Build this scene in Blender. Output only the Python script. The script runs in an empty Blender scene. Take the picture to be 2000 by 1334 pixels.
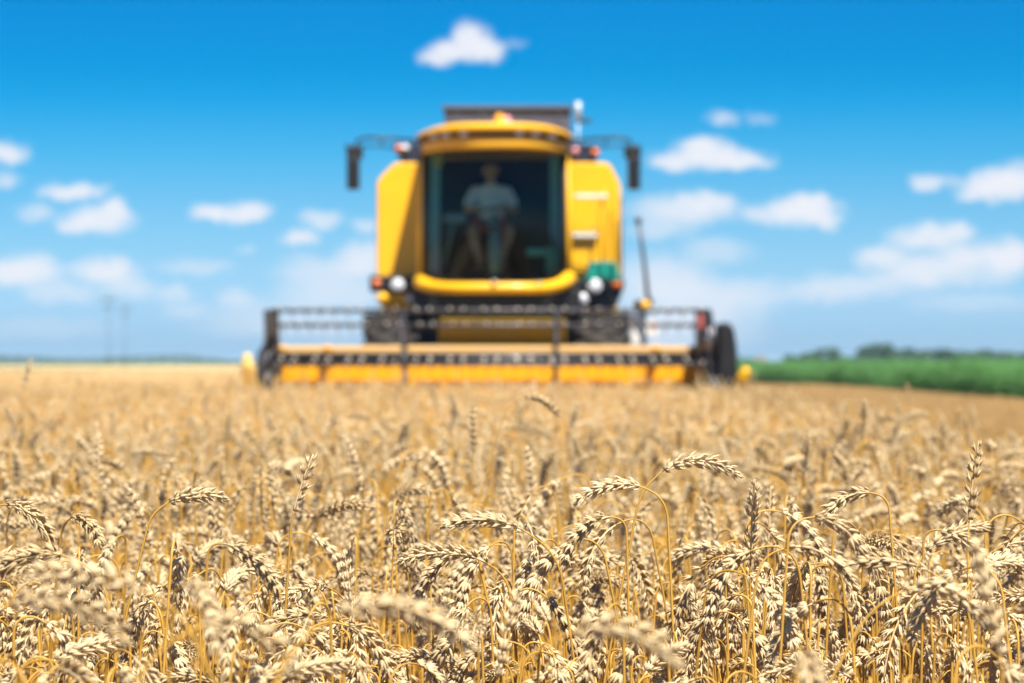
import bpy, bmesh, math, random
import numpy as np
from mathutils import Vector, Matrix, Euler

R = math.radians
C = bpy.context.scene.collection
sc = bpy.context.scene

# ------------------------------------------------------------------ camera, sky, sun, exposure
F = 5750.0                      # focal length in pixels of a 2000 pixel wide frame
HZ = 707.0                      # row of the horizon
CAMZ = 1.10
def at(px, py, d):              # a point seen at a pixel, standing d metres away
    return Vector(((px - 1000) / F * d, d, CAMZ + (HZ - py) / F * d))

cam = bpy.data.cameras.new('camera')
cam_o = bpy.data.objects.new('camera', cam)
C.objects.link(cam_o)
cam_o.location = (0, 0, CAMZ)
cam_o.rotation_euler = (R(90), 0, 0)
cam.sensor_width = 36
cam.lens = 36 * F / 2000
cam.shift_y = (HZ - 667) / 2000
cam.clip_start = 0.05
cam.clip_end = 20000
cam.dof.use_dof = True
cam.dof.focus_distance = 3.35
cam.dof.aperture_fstop = 8.4
sc.camera = cam_o

SUN_EL, SUN_AZ = 60.0, 157.0    # azimuth clockwise from +Y
world = bpy.data.worlds.new('World')
sc.world = world
world.use_nodes = True

def build_sky():
    nt = world.node_tree
    N, L = nt.nodes, nt.links
    bg = N['Background']
    sky = N.new('ShaderNodeTexSky')
    sky.sky_type = 'NISHITA'
    sky.sun_disc = False
    sky.sun_elevation = R(SUN_EL)
    sky.sun_rotation = R(SUN_AZ)
    tc = N.new('ShaderNodeTexCoord')
    sep = N.new('ShaderNodeSeparateXYZ')
    L.new(tc.outputs['Generated'], sep.inputs[0])
    # polarised, deep blue air: a tint that varies with the elevation of the view
    tint = N.new('ShaderNodeValToRGB')
    L.new(sep.outputs['Z'], tint.inputs[0])
    meas = {0: (.364, .499, .601), 133: (.409, .537, .599), 200: (.432, .553, .590), 300: (.467, .568, .563),
            400: (.495, .567, .516), 500: (.492, .524, .44), 600: (.434, .434, .35), 700: (.40, .40, .32)}
    want = {0: (0, 142, 219), 133: (0, 155, 226), 200: (26, 167, 232), 300: (76, 184, 238),
            400: (118, 197, 241), 500: (146, 206, 241), 600: (163, 208, 240), 700: (168, 210, 240)}
    lin = lambda v: ((v / 255 + .055) / 1.055) ** 2.4 if v > 10 else v / 255 / 12.92
    stops = []
    for y in want:
        el = math.sin(math.atan((HZ - y) / F))
        stops.append((el, [lin(w) / m for w, m in zip(want[y], meas[y])]))
    stops.append((.2, [.02, .30, .95]))
    stops.append((.5, [.30, .60, 1.0]))
    stops.append((1., [.55, .80, 1.0]))
    stops.sort()
    cr = tint.color_ramp
    mx = 3.0                                     # ramp colours stored divided by 3
    while len(cr.elements) < len(stops): cr.elements.new(.5)
    for e, (p, c) in zip(cr.elements, stops):
        e.position = max(0, p)
        e.color = [min(1, v / mx) for v in c] + [1]
    mul = N.new('ShaderNodeVectorMath'); mul.operation = 'MULTIPLY'
    L.new(sky.outputs[0], mul.inputs[0]); L.new(tint.outputs[0], mul.inputs[1])
    sc3 = N.new('ShaderNodeVectorMath'); sc3.operation = 'SCALE'
    L.new(mul.outputs[0], sc3.inputs[0]); sc3.inputs['Scale'].default_value = mx
    # clouds: heaps of soft lobes placed by direction on the sky, broken up with noise
    ymax = N.new('ShaderNodeMath'); ymax.operation = 'MAXIMUM'
    L.new(sep.outputs['Y'], ymax.inputs[0]); ymax.inputs[1].default_value = .052
    dv = N.new('ShaderNodeVectorMath'); dv.operation = 'DIVIDE'
    comb = N.new('ShaderNodeCombineXYZ')
    for k in range(3): L.new(ymax.outputs[0], comb.inputs[k])
    L.new(tc.outputs['Generated'], dv.inputs[0]); L.new(comb.outputs[0], dv.inputs[1])
    uv = N.new('ShaderNodeVectorMath'); uv.operation = 'MULTIPLY_ADD'   # (u, -, v) in pixel-sized angles
    L.new(dv.outputs[0], uv.inputs[0]); uv.inputs[1].default_value = (F, 0, -F); uv.inputs[2].default_value = (1000, 0, HZ)
    nz = N.new('ShaderNodeTexNoise'); nz.inputs['Scale'].default_value = .022; nz.inputs['Detail'].default_value = 5
    nz.inputs['Roughness'].default_value = .6
    L.new(uv.outputs[0], nz.inputs['Vector'])
    warp = N.new('ShaderNodeVectorMath'); warp.operation = 'MULTIPLY_ADD'
    L.new(nz.outputs['Color'], warp.inputs[0]); warp.inputs[1].default_value = (70, 0, 46)
    off = N.new('ShaderNodeVectorMath'); off.operation = 'SUBTRACT'; off.inputs[1].default_value = (35, 0, 23)
    L.new(uv.outputs[0], off.inputs[0]); L.new(off.outputs[0], warp.inputs[2])
    blobs = [
        (918, 78, 46, 40, 1), (950, 98, 42, 26, 1), (880, 104, 58, 24, 1), (845, 118, 40, 14, .9), (1002, 85, 24, 14, .25),
        (10, 300, 52, 26, .95), (8, 352, 36, 20, .6), (140, 374, 76, 20, .95), (190, 430, 80, 32, .95), (225, 408, 36, 22, .95),
        (150, 438, 50, 20, .8), (72, 415, 42, 20, .55), (415, 415, 46, 22, .9), (490, 414, 46, 22, .95), (450, 424, 76, 12, .9),
        (632, 428, 48, 22, .7), (585, 465, 40, 20, .85), (718, 438, 34, 20, .6), (480, 492, 22, 10, .3),
        (55, 528, 86, 36, .95), (-5, 536, 60, 28, .8), (205, 528, 76, 32, .95), (250, 562, 60, 28, .6), (375, 520, 84, 20, .45),
        (630, 530, 110, 38, .6), (712, 508, 64, 44, .85), (660, 575, 140, 34, .6), (465, 582, 50, 24, .5), (120, 572, 90, 26, .5),
        (340, 574, 50, 20, .5), (360, 606, 50, 20, .35), (90, 640, 160, 26, .22), (560, 625, 200, 48, .4),
        (1385, 306, 125, 26, 1), (1372, 284, 60, 22, 1), (1450, 318, 70, 18, .95), (1310, 318, 50, 16, .9), (1410, 230, 36, 18, .6),
        (1485, 232, 38, 14, .3), (1335, 408, 125, 34, .85), (1390, 396, 60, 22, .75), (1290, 448, 80, 28, .55), (1555, 416, 95, 34, 1),
        (1580, 400, 52, 28, 1), (1472, 425, 40, 18, .6), (1612, 430, 40, 22, .8), (1400, 490, 80, 32, .45), (1935, 365, 76, 34, 1),
        (1982, 350, 66, 38, 1), (1898, 384, 40, 16, .6), (1810, 356, 40, 22, .8), (1852, 352, 34, 12, .35), (1815, 464, 92, 32, .9),
        (1872, 450, 38, 22, .75), (1720, 502, 62, 30, .85), (1800, 522, 72, 30, .8), (1880, 506, 62, 34, .9), (1965, 502, 76, 42, 1), (1845, 540, 170, 24, .55), (1640, 562, 110, 34, .6),
        (1760, 552, 100, 28, .45), (1290, 545, 120, 56, .7), (1360, 590, 170, 54, .7), (1320, 650, 190, 50, .5), (1500, 570, 150, 30, .35), (1900, 590, 150, 24, .3),
        (1250, 640, 160, 40, .4), (640, 640, 180, 24, .25)]
    prev = None
    for (x, y, rx, ry, op) in blobs:
        ma = N.new('ShaderNodeVectorMath'); ma.operation = 'MULTIPLY_ADD'
        L.new(warp.outputs[0], ma.inputs[0])
        ma.inputs[1].default_value = (1 / rx, 0, 1 / ry); ma.inputs[2].default_value = (-x / rx, 0, -y / ry)
        ln = N.new('ShaderNodeVectorMath'); ln.operation = 'LENGTH'
        L.new(ma.outputs[0], ln.inputs[0])
        mr = N.new('ShaderNodeMapRange'); mr.interpolation_type = 'SMOOTHSTEP'
        L.new(ln.outputs['Value'], mr.inputs['Value'])
        mr.inputs['From Min'].default_value = .25; mr.inputs['From Max'].default_value = 1.22
        mr.inputs['To Min'].default_value = 1 - op * .96; mr.inputs['To Max'].default_value = 1
        if prev is None: prev = mr.outputs[0]
        else:
            m = N.new('ShaderNodeMath'); m.operation = 'MULTIPLY'
            L.new(prev, m.inputs[0]); L.new(mr.outputs[0], m.inputs[1]); prev = m.outputs[0]
    inv = N.new('ShaderNodeMath'); inv.operation = 'SUBTRACT'; inv.inputs[0].default_value = 1
    L.new(prev, inv.inputs[1])
    front = N.new('ShaderNodeMapRange'); front.inputs['From Min'].default_value = .3; front.inputs['From Max'].default_value = .6
    L.new(sep.outputs['Y'], front.inputs['Value'])
    cov = N.new('ShaderNodeMath'); cov.operation = 'MULTIPLY'
    L.new(inv.outputs[0], cov.inputs[0]); L.new(front.outputs[0], cov.inputs[1])
    cloud = N.new('ShaderNodeMix'); cloud.data_type = 'RGBA'          # strength .1 is applied afterwards
    L.new(cov.outputs[0], cloud.inputs['Factor'])
    L.new(sc3.outputs[0], cloud.inputs['A'])
    cloud.inputs['B'].default_value = (8.7, 8.9, 9.6, 1)
    L.new(cloud.outputs['Result'], bg.inputs['Color'])
    bg.inputs['Strength'].default_value = .0485
build_sky()

sun = bpy.data.lights.new('sun', 'SUN')
sun.energy = 5.0
sun.angle = R(.5)
sun.color = (1, .95, .86)
sun_o = bpy.data.objects.new('sun', sun)
C.objects.link(sun_o)
to_sun = Vector((math.cos(R(SUN_EL)) * math.sin(R(SUN_AZ)), math.cos(R(SUN_EL)) * math.cos(R(SUN_AZ)), math.sin(R(SUN_EL))))
sun_o.rotation_euler = to_sun.to_track_quat('Z', 'Y').to_euler()
sun_o.location = (5, -10, 20)

sc.view_settings.view_transform = 'Standard'
sc.view_settings.look = 'None'
sc.view_settings.exposure = 1.05
sc.view_settings.gamma = 1.0
try:
    sc.cycles.use_denoising = True
    sc.cycles.max_bounces = 10
    sc.cycles.transparent_max_bounces = 12
    sc.cycles.sample_clamp_indirect = 6
except Exception:
    pass

# ------------------------------------------------------------------ materials
def mat(name, col, rough=.5, metal=0., coat=0., vary=None, scale=8., spec=.5, bump=0., alpha=None):
    m = bpy.data.materials.new(name); m.use_nodes = True
    nt = m.node_tree; b = nt.nodes['Principled BSDF']
    b.inputs['Base Color'].default_value = (*col, 1)
    b.inputs['Roughness'].default_value = rough
    b.inputs['Metallic'].default_value = metal
    b.inputs['Coat Weight'].default_value = coat
    b.inputs['Coat Roughness'].default_value = .08
    b.inputs['Specular IOR Level'].default_value = spec
    if vary is not None or bump:
        tc = nt.nodes.new('ShaderNodeTexCoord')
        n = nt.nodes.new('ShaderNodeTexNoise'); n.inputs['Scale'].default_value = scale; n.inputs['Detail'].default_value = 6
        nt.links.new(tc.outputs['Object'], n.inputs['Vector'])
        if vary is not None:
            r = nt.nodes.new('ShaderNodeValToRGB')
            r.color_ramp.elements[0].position = .35; r.color_ramp.elements[1].position = .68
            r.color_ramp.elements[0].color = (*vary, 1); r.color_ramp.elements[1].color = (*col, 1)
            nt.links.new(n.outputs['Fac'], r.inputs[0]); nt.links.new(r.outputs[0], b.inputs['Base Color'])
        if bump:
            bp = nt.nodes.new('ShaderNodeBump'); bp.inputs['Strength'].default_value = bump; bp.inputs['Distance'].default_value = .02
            nt.links.new(n.outputs['Fac'], bp.inputs['Height']); nt.links.new(bp.outputs[0], b.inputs['Normal'])
    return m

def plant_mat(name, c0, c1, rough=.6, trans=.25, tcol=None, vscale=30.):
    """dry or green plant tissue: colour from a ramp by husk/leaf and by plant, some light passes through"""
    m = bpy.data.materials.new(name); m.use_nodes = True
    nt = m.node_tree; N, L = nt.nodes, nt.links
    b = N['Principled BSDF']; out = N['Material Output']
    geo = N.new('ShaderNodeNewGeometry'); oi = N.new('ShaderNodeObjectInfo'); tc = N.new('ShaderNodeTexCoord')
    nz = N.new('ShaderNodeTexNoise'); nz.inputs['Scale'].default_value = vscale; nz.inputs['Detail'].default_value = 3
    L.new(tc.outputs['Object'], nz.inputs['Vector'])
    a = N.new('ShaderNodeMath'); a.operation = 'MULTIPLY_ADD'; a.inputs[1].default_value = .35
    L.new(geo.outputs['Random Per Island'], a.inputs[0])
    a2 = N.new('ShaderNodeMath'); a2.operation = 'MULTIPLY_ADD'; a2.inputs[1].default_value = .35; a2.inputs[2].default_value = -.02
    L.new(oi.outputs['Random'], a2.inputs[0]); L.new(a2.outputs[0], a.inputs[2])
    a3 = N.new('ShaderNodeMath'); a3.operation = 'MULTIPLY_ADD'; a3.inputs[1].default_value = .35
    L.new(nz.outputs['Fac'], a3.inputs[0]); L.new(a.outputs[0], a3.inputs[2])
    r = N.new('ShaderNodeValToRGB')
    r.color_ramp.elements[0].color = (*c0, 1); r.color_ramp.elements[1].color = (*c1, 1)
    L.new(a3.outputs[0], r.inputs[0]); L.new(r.outputs[0], b.inputs['Base Color'])
    b.inputs['Roughness'].default_value = rough; b.inputs['Specular IOR Level'].default_value = .35
    t = N.new('ShaderNodeBsdfTranslucent')
    if tcol: t.inputs['Color'].default_value = (*tcol, 1)
    else: L.new(r.outputs[0], t.inputs['Color'])
    mx = N.new('ShaderNodeMixShader'); mx.inputs[0].default_value = trans
    L.new(b.outputs[0], mx.inputs[1]); L.new(t.outputs[0], mx.inputs[2]); L.new(mx.outputs[0], out.inputs['Surface'])
    return m

def glass_mat(name, tint):
    m = bpy.data.materials.new(name); m.use_nodes = True
    nt = m.node_tree; N, L = nt.nodes, nt.links
    N.remove(N['Principled BSDF']); out = N['Material Output']
    tr = N.new('ShaderNodeBsdfTransparent'); tr.inputs[0].default_value = (*tint, 1)
    gl = N.new('ShaderNodeBsdfGlossy'); gl.inputs['Roughness'].default_value = .02
    fr = N.new('ShaderNodeFresnel'); fr.inputs[0].default_value = 1.34
    mx = N.new('ShaderNodeMixShader')
    L.new(fr.outputs[0], mx.inputs[0]); L.new(tr.outputs[0], mx.inputs[1]); L.new(gl.outputs[0], mx.inputs[2])
    L.new(mx.outputs[0], out.inputs['Surface'])
    return m

M = dict(
    husk=plant_mat('wheat_husk', (.41, .265, .10), (.90, .72, .43), .5, .2),
    stem=plant_mat('wheat_straw', (.38, .185, .020), (.74, .43, .085), .42, .12),
    leaf=plant_mat('dry_leaf', (.40, .20, .025), (.74, .43, .09), .6, .32),
    stubble=plant_mat('stubble_straw', (.20, .115, .033), (.38, .23, .08), .6, .1),
    crop=plant_mat('crop_leaf', (.028, .105, .03), (.16, .34, .105), .5, .3, (.16, .37, .09)),
    crown=plant_mat('tree_leaf', (.018, .05, .02), (.06, .125, .045), .6, .25, (.08, .2, .04)),
    bark=mat('bark', (.12, .09, .06), .9),
    yellow=mat('yellow_paint', (.86, .455, .002), .40, 0, .15, (.80, .41, .006), 2.2),
    header_yellow=mat('dusty_yellow_paint', (.87, .40, .004), .45, 0, .1, (.84, .39, .012), 5),
    dusty=mat('straw_dusted_steel', (.52, .31, .09), .7, 0, 0, (.48, .30, .13), 6),
    black=mat('black_plastic', (.010, .010, .012), .45, 0, .05, (.018, .017, .017), 9, .35),
    navy=mat('dark_blue_grey_paint', (.02, .028, .05), .45),
    steel=mat('grey_steel', (.085, .085, .10), .42, .5, 0, (.06, .055, .055), 6),
    tank=mat('grey_tank_sheet', (.085, .088, .115), .55, 0, 0, (.072, .074, .095), 4),
    chrome=mat('bright_steel', (.75, .75, .74), .22, 1.),
    bolt=mat('polished_bolt', (.58, .53, .43), .33, 1.),
    rubber=mat('tyre_rubber', (.022, .021, .020), .85, 0, 0, (.04, .033, .026), 4, .3, .3),
    white=mat('white_paint', (.78, .77, .72), .4, 0, .2, (.70, .68, .60), 5),
    red=mat('red_decal', (.55, .03, .03), .4),
    pinklens=mat('pale_red_lens', (.75, .30, .32), .12, 0, .6),
    orange=mat('amber_lens', (.75, .17, .03), .15, 0, .6),
    lamp=mat('lamp_glass', (.62, .63, .66), .3, 0, .3),
    seat=mat('seat_cloth', (.010, .010, .011), .9),
    interior=mat('cab_lining', (.012, .0115, .010), .8, 0, 0, (.018, .017, .015), 5),
    teal=mat('teal_reflection', (.10, .34, .36), .5),
    greycol=mat('column_plastic', (.16, .24, .26), .5),
    side_reflection=mat('blue_grey_reflection', (.24, .46, .52), .5),  # sky reflection at the windscreen sides, put into a colour
    glass=glass_mat('tinted_glass', (.56, .77, .75)),
    green_cloth=mat('green_cloth', (.005, .26, .19), .8, 0, 0, (.004, .18, .15), 12, .3, .3),
    skin=mat('skin', (.48, .26, .17), .5, 0, 0, (.42, .21, .13), 25),
    hair=mat('dark_hair', (.02, .014, .01), .7),
    shirt=mat('pale_cotton', (.80, .84, .90), .9, 0, 0, (.72, .78, .84), 14),
    shorts=mat('red_cotton', (.50, .03, .03), .9),
    shoe=mat('dark_shoe', (.03, .03, .035), .7),
    wood=mat('weathered_pole', (.10, .11, .11), .85),
    porcelain=mat('porcelain', (.3, .3, .3), .3),
    plaster=mat('pinkish_plaster', (.62, .45, .40), .8, 0, 0, (.55, .42, .38), 2),
    tiles=mat('red_tiles', (.36, .16, .12), .8),
    dark_glass=mat('window_pane', (.04, .05, .06), .1),
)

# ------------------------------------------------------------------ helpers
class MB:
    """collects shapes, builds ONE mesh object"""
    def __init__(s): s.v = []; s.f = []; s.sm = []
    def add(s, vs, fs, smooth=False):
        o = len(s.v); s.v += [tuple(v) for v in vs]; s.f += [tuple(i + o for i in f) for f in fs]; s.sm += [smooth] * len(fs); return s
    def bm(s, b, smooth=False):
        b.verts.index_update(); s.add([v.co[:] for v in b.verts], [[v.index for v in f.verts] for f in b.faces], smooth); b.free(); return s
    def box(s, c, d, bev=0., rot=None, taper=None):
        b = bmesh.new(); bmesh.ops.create_cube(b, size=1)
        for v in b.verts:
            k = 1 if taper is None or v.co.z < 0 else taper
            v.co = Vector((v.co.x * d[0] * k, v.co.y * d[1] * k, v.co.z * d[2]))
        if bev: bmesh.ops.bevel(b, geom=list(b.edges), offset=bev, segments=2, affect='EDGES', profile=.6)
        mt = Matrix.Translation(c)
        if rot is not None: mt = mt @ Euler(rot).to_matrix().to_4x4()
        b.transform(mt); return s.bm(b)
    def prism(s, poly, y0, y1, bev=0.):            # outline in x,z pushed from y0 to y1
        b = bmesh.new(); vs = [b.verts.new((x, y0, z)) for x, z in poly]; f = b.faces.new(vs)
        r = bmesh.ops.extrude_face_region(b, geom=[f])
        for v in [g for g in r['geom'] if isinstance(g, bmesh.types.BMVert)]: v.co.y = y1
        bmesh.ops.recalc_face_normals(b, faces=list(b.faces))
        if bev: bmesh.ops.bevel(b, geom=list(b.edges), offset=bev, segments=3, affect='EDGES', profile=.5)
        return s.bm(b)
    def prism_x(s, poly, x0, x1, bev=0.):          # outline in y,z pushed along x
        b = bmesh.new(); vs = [b.verts.new((x0, y, z)) for y, z in poly]; f = b.faces.new(vs)
        r = bmesh.ops.extrude_face_region(b, geom=[f])
        for v in [g for g in r['geom'] if isinstance(g, bmesh.types.BMVert)]: v.co.x = x1
        bmesh.ops.recalc_face_normals(b, faces=list(b.faces))
        if bev: bmesh.ops.bevel(b, geom=list(b.edges), offset=bev, segments=2, affect='EDGES', profile=.5)
        return s.bm(b)
    def prism_z(s, poly, z0, z1, bev=0.):          # plan outline pushed up
        b = bmesh.new(); vs = [b.verts.new((x, y, z0)) for x, y in poly]; f = b.faces.new(vs)
        r = bmesh.ops.extrude_face_region(b, geom=[f])
        for v in [g for g in r['geom'] if isinstance(g, bmesh.types.BMVert)]: v.co.z = z1
        bmesh.ops.recalc_face_normals(b, faces=list(b.faces))
        if bev: bmesh.ops.bevel(b, geom=list(b.edges), offset=bev, segments=3, affect='EDGES', profile=.5)
        return s.bm(b)
    def tube(s, pts, rad, n=10, sx=1., sy=1., smooth=True):
        pts = [Vector(p) for p in pts]; rads = rad if isinstance(rad, (list, tuple)) else [rad] * len(pts)
        vs, fs = [], []; up = None
        for i, p in enumerate(pts):
            t = (pts[min(i + 1, len(pts) - 1)] - pts[max(i - 1, 0)]).normalized()
            if up is None: up = Vector((0, 0, 1)) if abs(t.z) < .9 else Vector((0, 1, 0))
            a = t.cross(up).normalized(); bb = a.cross(t).normalized(); up = bb
            for k in range(n):
                g = 2 * math.pi * k / n; vs.append(p + a * math.cos(g) * rads[i] * sx + bb * math.sin(g) * rads[i] * sy)
        for i in range(len(pts) - 1):
            for k in range(n): fs.append((i * n + k, i * n + (k + 1) % n, (i + 1) * n + (k + 1) % n, (i + 1) * n + k))
        fs.append(tuple(range(n))[::-1]); fs.append(tuple((len(pts) - 1) * n + k for k in range(n)))
        return s.add(vs, fs, smooth)
    def lathe(s, c, axis, prof, n=24, smooth=True):  # prof: (distance along axis, radius)
        ax = Vector(axis).normalized(); a = ax.orthogonal().normalized(); b = ax.cross(a); c = Vector(c); vs, fs = [], []
        for d, r in prof:
            for k in range(n):
                g = 2 * math.pi * k / n; vs.append(c + ax * d + (a * math.cos(g) + b * math.sin(g)) * max(r, 1e-4))
        for i in range(len(prof) - 1):
            for k in range(n): fs.append((i * n + k, i * n + (k + 1) % n, (i + 1) * n + (k + 1) % n, (i + 1) * n + k))
        fs.append(tuple(range(n))[::-1]); fs.append(tuple((len(prof) - 1) * n + k for k in range(n)))
        return s.add(vs, fs, smooth)
    def ball(s, c, r, seg=12, sc_=(1, 1, 1)):
        b = bmesh.new(); bmesh.ops.create_uvsphere(b, u_segments=seg, v_segments=max(6, seg // 2 + 2), radius=1)
        for v in b.verts: v.co = Vector((v.co.x * r * sc_[0], v.co.y * r * sc_[1], v.co.z * r * sc_[2])) + Vector(c)
        return s.bm(b, True)
    def mesh(s, name, m):
        me = bpy.data.meshes.new(name); me.from_pydata(s.v, [], s.f); me.materials.append(m)
        me.polygons.foreach_set('use_smooth', s.sm); me.update(); return me
    def build(s, name, m, parent=None):
        if parent is not None:                      # vertices are given in world space
            w = Vector(parent.get('_w', (0, 0, 0))); s.v = [(x - w.x, y - w.y, z - w.z) for x, y, z in s.v]
        o = bpy.data.objects.new(name, s.mesh(name, m)); C.objects.link(o)
        if parent is not None:
            o.parent = parent; o['_w'] = tuple(parent.get('_w', (0, 0, 0)))
        return o

def build_mixed(name, pieces, parent):
    """one mesh from (MB, material) pieces"""
    a = MB(); mi = []
    for k, (mb, m) in enumerate(pieces):
        o = len(a.v); a.v += mb.v; a.f += [tuple(i + o for i in f) for f in mb.f]; a.sm += mb.sm; mi += [k] * len(mb.f)
    ob = a.build(name, pieces[0][1], parent)
    for _, m in pieces[1:]: ob.data.materials.append(m)
    ob.data.polygons.foreach_set('material_index', mi); ob.data.update(); return ob

def tag(o, label=None, cat=None, group=None, kind=None):
    if label: o['label'] = label
    if cat: o['category'] = cat
    if group: o['group'] = group
    if kind: o['kind'] = kind
    return o
def thing(name, label, cat, loc, group=None):
    o = bpy.data.objects.new(name, None); C.objects.link(o); o.location = loc; o['_w'] = tuple(loc); o.empty_display_size = .2
    return tag(o, label, cat, group)

# ------------------------------------------------------------------ ground
def sheet(name, x0, x1, y0, y1, z, m, nx=1, ny=1, zf=None):
    vs = []; fs = []
    for j in range(ny + 1):
        for i in range(nx + 1):
            x = x0 + (x1 - x0) * i / nx; y = y0 + (y1 - y0) * j / ny
            vs.append((x, y, z + (zf(x, y) if zf else 0)))
    for j in range(ny):
        for i in range(nx):
            a = j * (nx + 1) + i; fs.append((a, a + 1, a + nx + 2, a + nx + 1))
    return MB().add(vs, fs).build(name, m)
soil = mat('soil_and_chaff', (.16, .10, .045), .95, 0, 0, (.09, .055, .025), 3, .2, .4)
meadow = mat('far_meadow', (.13, .20, .05), .9, 0, 0, (.20, .21, .08), .02, .2)
stub_m = mat('stubble_ground', (.23, .13, .045), .95, 0, 0, (.18, .10, .035), .9, .2, .5)
tag(sheet('ground', -9000, 9000, -60, 15000, 0, meadow), kind='structure')
tag(sheet('field_soil', -420, 60, -40, 260, .004, soil), kind='structure')
tag(sheet('stubble_strip', 2.52, 13.2, -40, 420, .008, stub_m), kind='structure')
tag(sheet('cut_swath', -2.75, 2.5, 33.6, 260, .008, stub_m), kind='structure')

# ------------------------------------------------------------------ wheat
rng = random.Random(7)
def husk_template(n=5):
    rings = [(0, .3), (.15, .82), (.36, 1.), (.6, .74), (.8, .36), (.94, .10)]
    vs = []; fs = []
    for t, r in rings:
        for k in range(n):
            g = 2 * math.pi * k / n; vs.append((math.cos(g) * r, math.sin(g) * r * .72 + .25 * math.sin(t * math.pi), t))
    vs.append((0, .0, 1.22)); tip = len(vs) - 1
    for i in range(len(rings) - 1):
        for k in range(n): fs.append((i * n + k, i * n + (k + 1) % n, (i + 1) * n + (k + 1) % n, (i + 1) * n + k))
    for k in range(n): fs.append(((len(rings) - 1) * n + k, (len(rings) - 1) * n + (k + 1) % n, tip))
    return np.array(vs), fs
HV, HF = husk_template()

def curve_points(L, lean, phi1, phi2, neck, ear, r):
    """stem and ear centre lines, bending towards local +x; returns lists of (point, angle from vertical)"""
    pts = []; p = Vector((0, 0, 0)); wob = r.uniform(-.03, .03)
    ns = 12
    for i in range(ns + 1):
        a = lean * (.3 + .7 * i / ns) + wob * math.sin(i * .7)
        pts.append((p.copy(), a)); 
        if i < ns: p = p + Vector((math.sin(a), 0, math.cos(a))) * (L / ns)
    nn = 12
    for i in range(1, nn + 1):
        t = i / nn; tt = t * t * (3 - 2 * t)
        a = lean + (phi1 - lean) * tt
        p = p + Vector((math.sin(a), 0, math.cos(a))) * (neck / nn); pts.append((p.copy(), a))
    epts = [pts[-1]]; ne = 16
    for i in range(1, ne + 1):
        t = i / ne
        a = phi1 + (phi2 - phi1) * (t ** .8)
        p = p + Vector((math.sin(a), 0, math.cos(a))) * (ear / ne); epts.append((p.copy(), a))
    return pts, epts

def ear_mesh(epts, r, mb, fat=1., twist=None):
    tw0 = r.uniform(0, math.pi) if twist is None else twist; tw1 = r.uniform(-.5, .5)
    n = len(epts) - 1
    length = sum((epts[i + 1][0] - epts[i][0]).length for i in range(n))
    nsp = int(length / .0058)
    slim = r.uniform(.82, 1.08); gaps = {r.randrange(nsp) for _ in range(r.choice([0, 0, 1, 2, 3]))}; open_ = r.uniform(-.08, .14)
    for i in range(nsp):
        if i in gaps: continue
        t = i / nsp; f = t * n; k = min(int(f), n - 1); u = f - k
        p = epts[k][0].lerp(epts[k + 1][0], u); a = epts[k][1] * (1 - u) + epts[k + 1][1] * u
        T = Vector((math.sin(a), 0, math.cos(a))); X = Vector((math.cos(a), 0, -math.sin(a))); Y = Vector((0, 1, 0))
        tw = tw0 + tw1 * t
        Nn = X * math.cos(tw) + Y * math.sin(tw); B = T.cross(Nn)
        side = 1 if i % 2 else -1
        env = min(1, .62 + t * 2.4) * (1 - .42 * max(0, t - .6) / .4)
        last = i >= nsp - 1
        fl = [(-.95, .22, .92), (.95, .22, .92), (-.55, .50, 1.), (.55, .50, 1.), (-.2, .30, 1.05), (.2, .30, 1.05), (0, .68, 1.0)] if not last else [(0, .1, 1.1), (.3, .2, .9), (-.3, .2, .9)]
        for bo, tilt, ls in fl:
            tl = tilt + open_ + r.uniform(-.16, .16)
            d = (T * math.cos(tl) + Nn * side * math.sin(tl) + B * (bo * .55 + r.uniform(-.12, .12))).normalized()
            out = (Nn * side + B * bo * .8); out = (out - d * out.dot(d)).normalized(); w = d.cross(out)
            ln = .0135 * ls * env * r.uniform(.85, 1.2) * fat; wd = .0025 * slim * env * r.uniform(.85, 1.15) * fat
            base = p + Nn * side * .0018 + B * bo * .0028
            mat3 = np.array([[w.x * wd, out.x * wd, d.x * ln], [w.y * wd, out.y * wd, d.y * ln], [w.z * wd, out.z * wd, d.z * ln]])
            vv = HV @ mat3.T + np.array(base)
            o = len(mb.v); mb.v += [tuple(q) for q in vv]; mb.f += [tuple(j + o for j in q) for q in HF]; mb.sm += [True] * len(HF)
            if r.random() < .12:                         # a short bristle
                tip = base + d * ln * 1.15; e = tip + (d + Vector((r.uniform(-.3, .3), r.uniform(-.3, .3), r.uniform(-.3, .1)))) * r.uniform(.003, .009)
                mb.add([tip + w * .0003, tip - w * .0003, e], [(0, 1, 2)])
    mb.tube([q for q, _ in epts], .0011, 4)
    return mb
def stem_mesh(pts, mb, r):
    n = len(pts); rad = [.0019 - .0011 * i / n for i in range(n)]
    mb.tube([q for q, _ in pts], [x * r for x in rad], 6)
    return mb
def leaf_mesh(pts, r, mb):
    """a withered ribbon leaf that leaves the stem, arches and hangs"""
    k = r.choice([5, 6, 7, 8, 9]); p = pts[k][0].copy(); az = r.uniform(0, 6.28); ln = r.uniform(.14, .27); n = 9
    h = Vector((math.cos(az), math.sin(az), 0)); sd = Vector((-math.sin(az), math.cos(az), 0)); a = r.uniform(.1, .4); a1 = r.uniform(.7, 2.7); tw = r.uniform(-2.5, 2.5)
    vs = []
    for i in range(n + 1):
        t = i / n; an = a + (a1 - a) * t; d = h * math.sin(an) + Vector((0, 0, math.cos(an)))
        wd = .0032 * (1 - t ** 2) + .0004; nn = d.cross(sd); s_ = sd * math.cos(tw * t) + nn * math.sin(tw * t)
        vs += [p + s_ * wd, p - s_ * wd + nn * .001]; p = p + d * ln / n
    mb.add(vs, [(2 * i, 2 * i + 1, 2 * i + 3, 2 * i + 2) for i in range(n)], True)
    return mb

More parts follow.
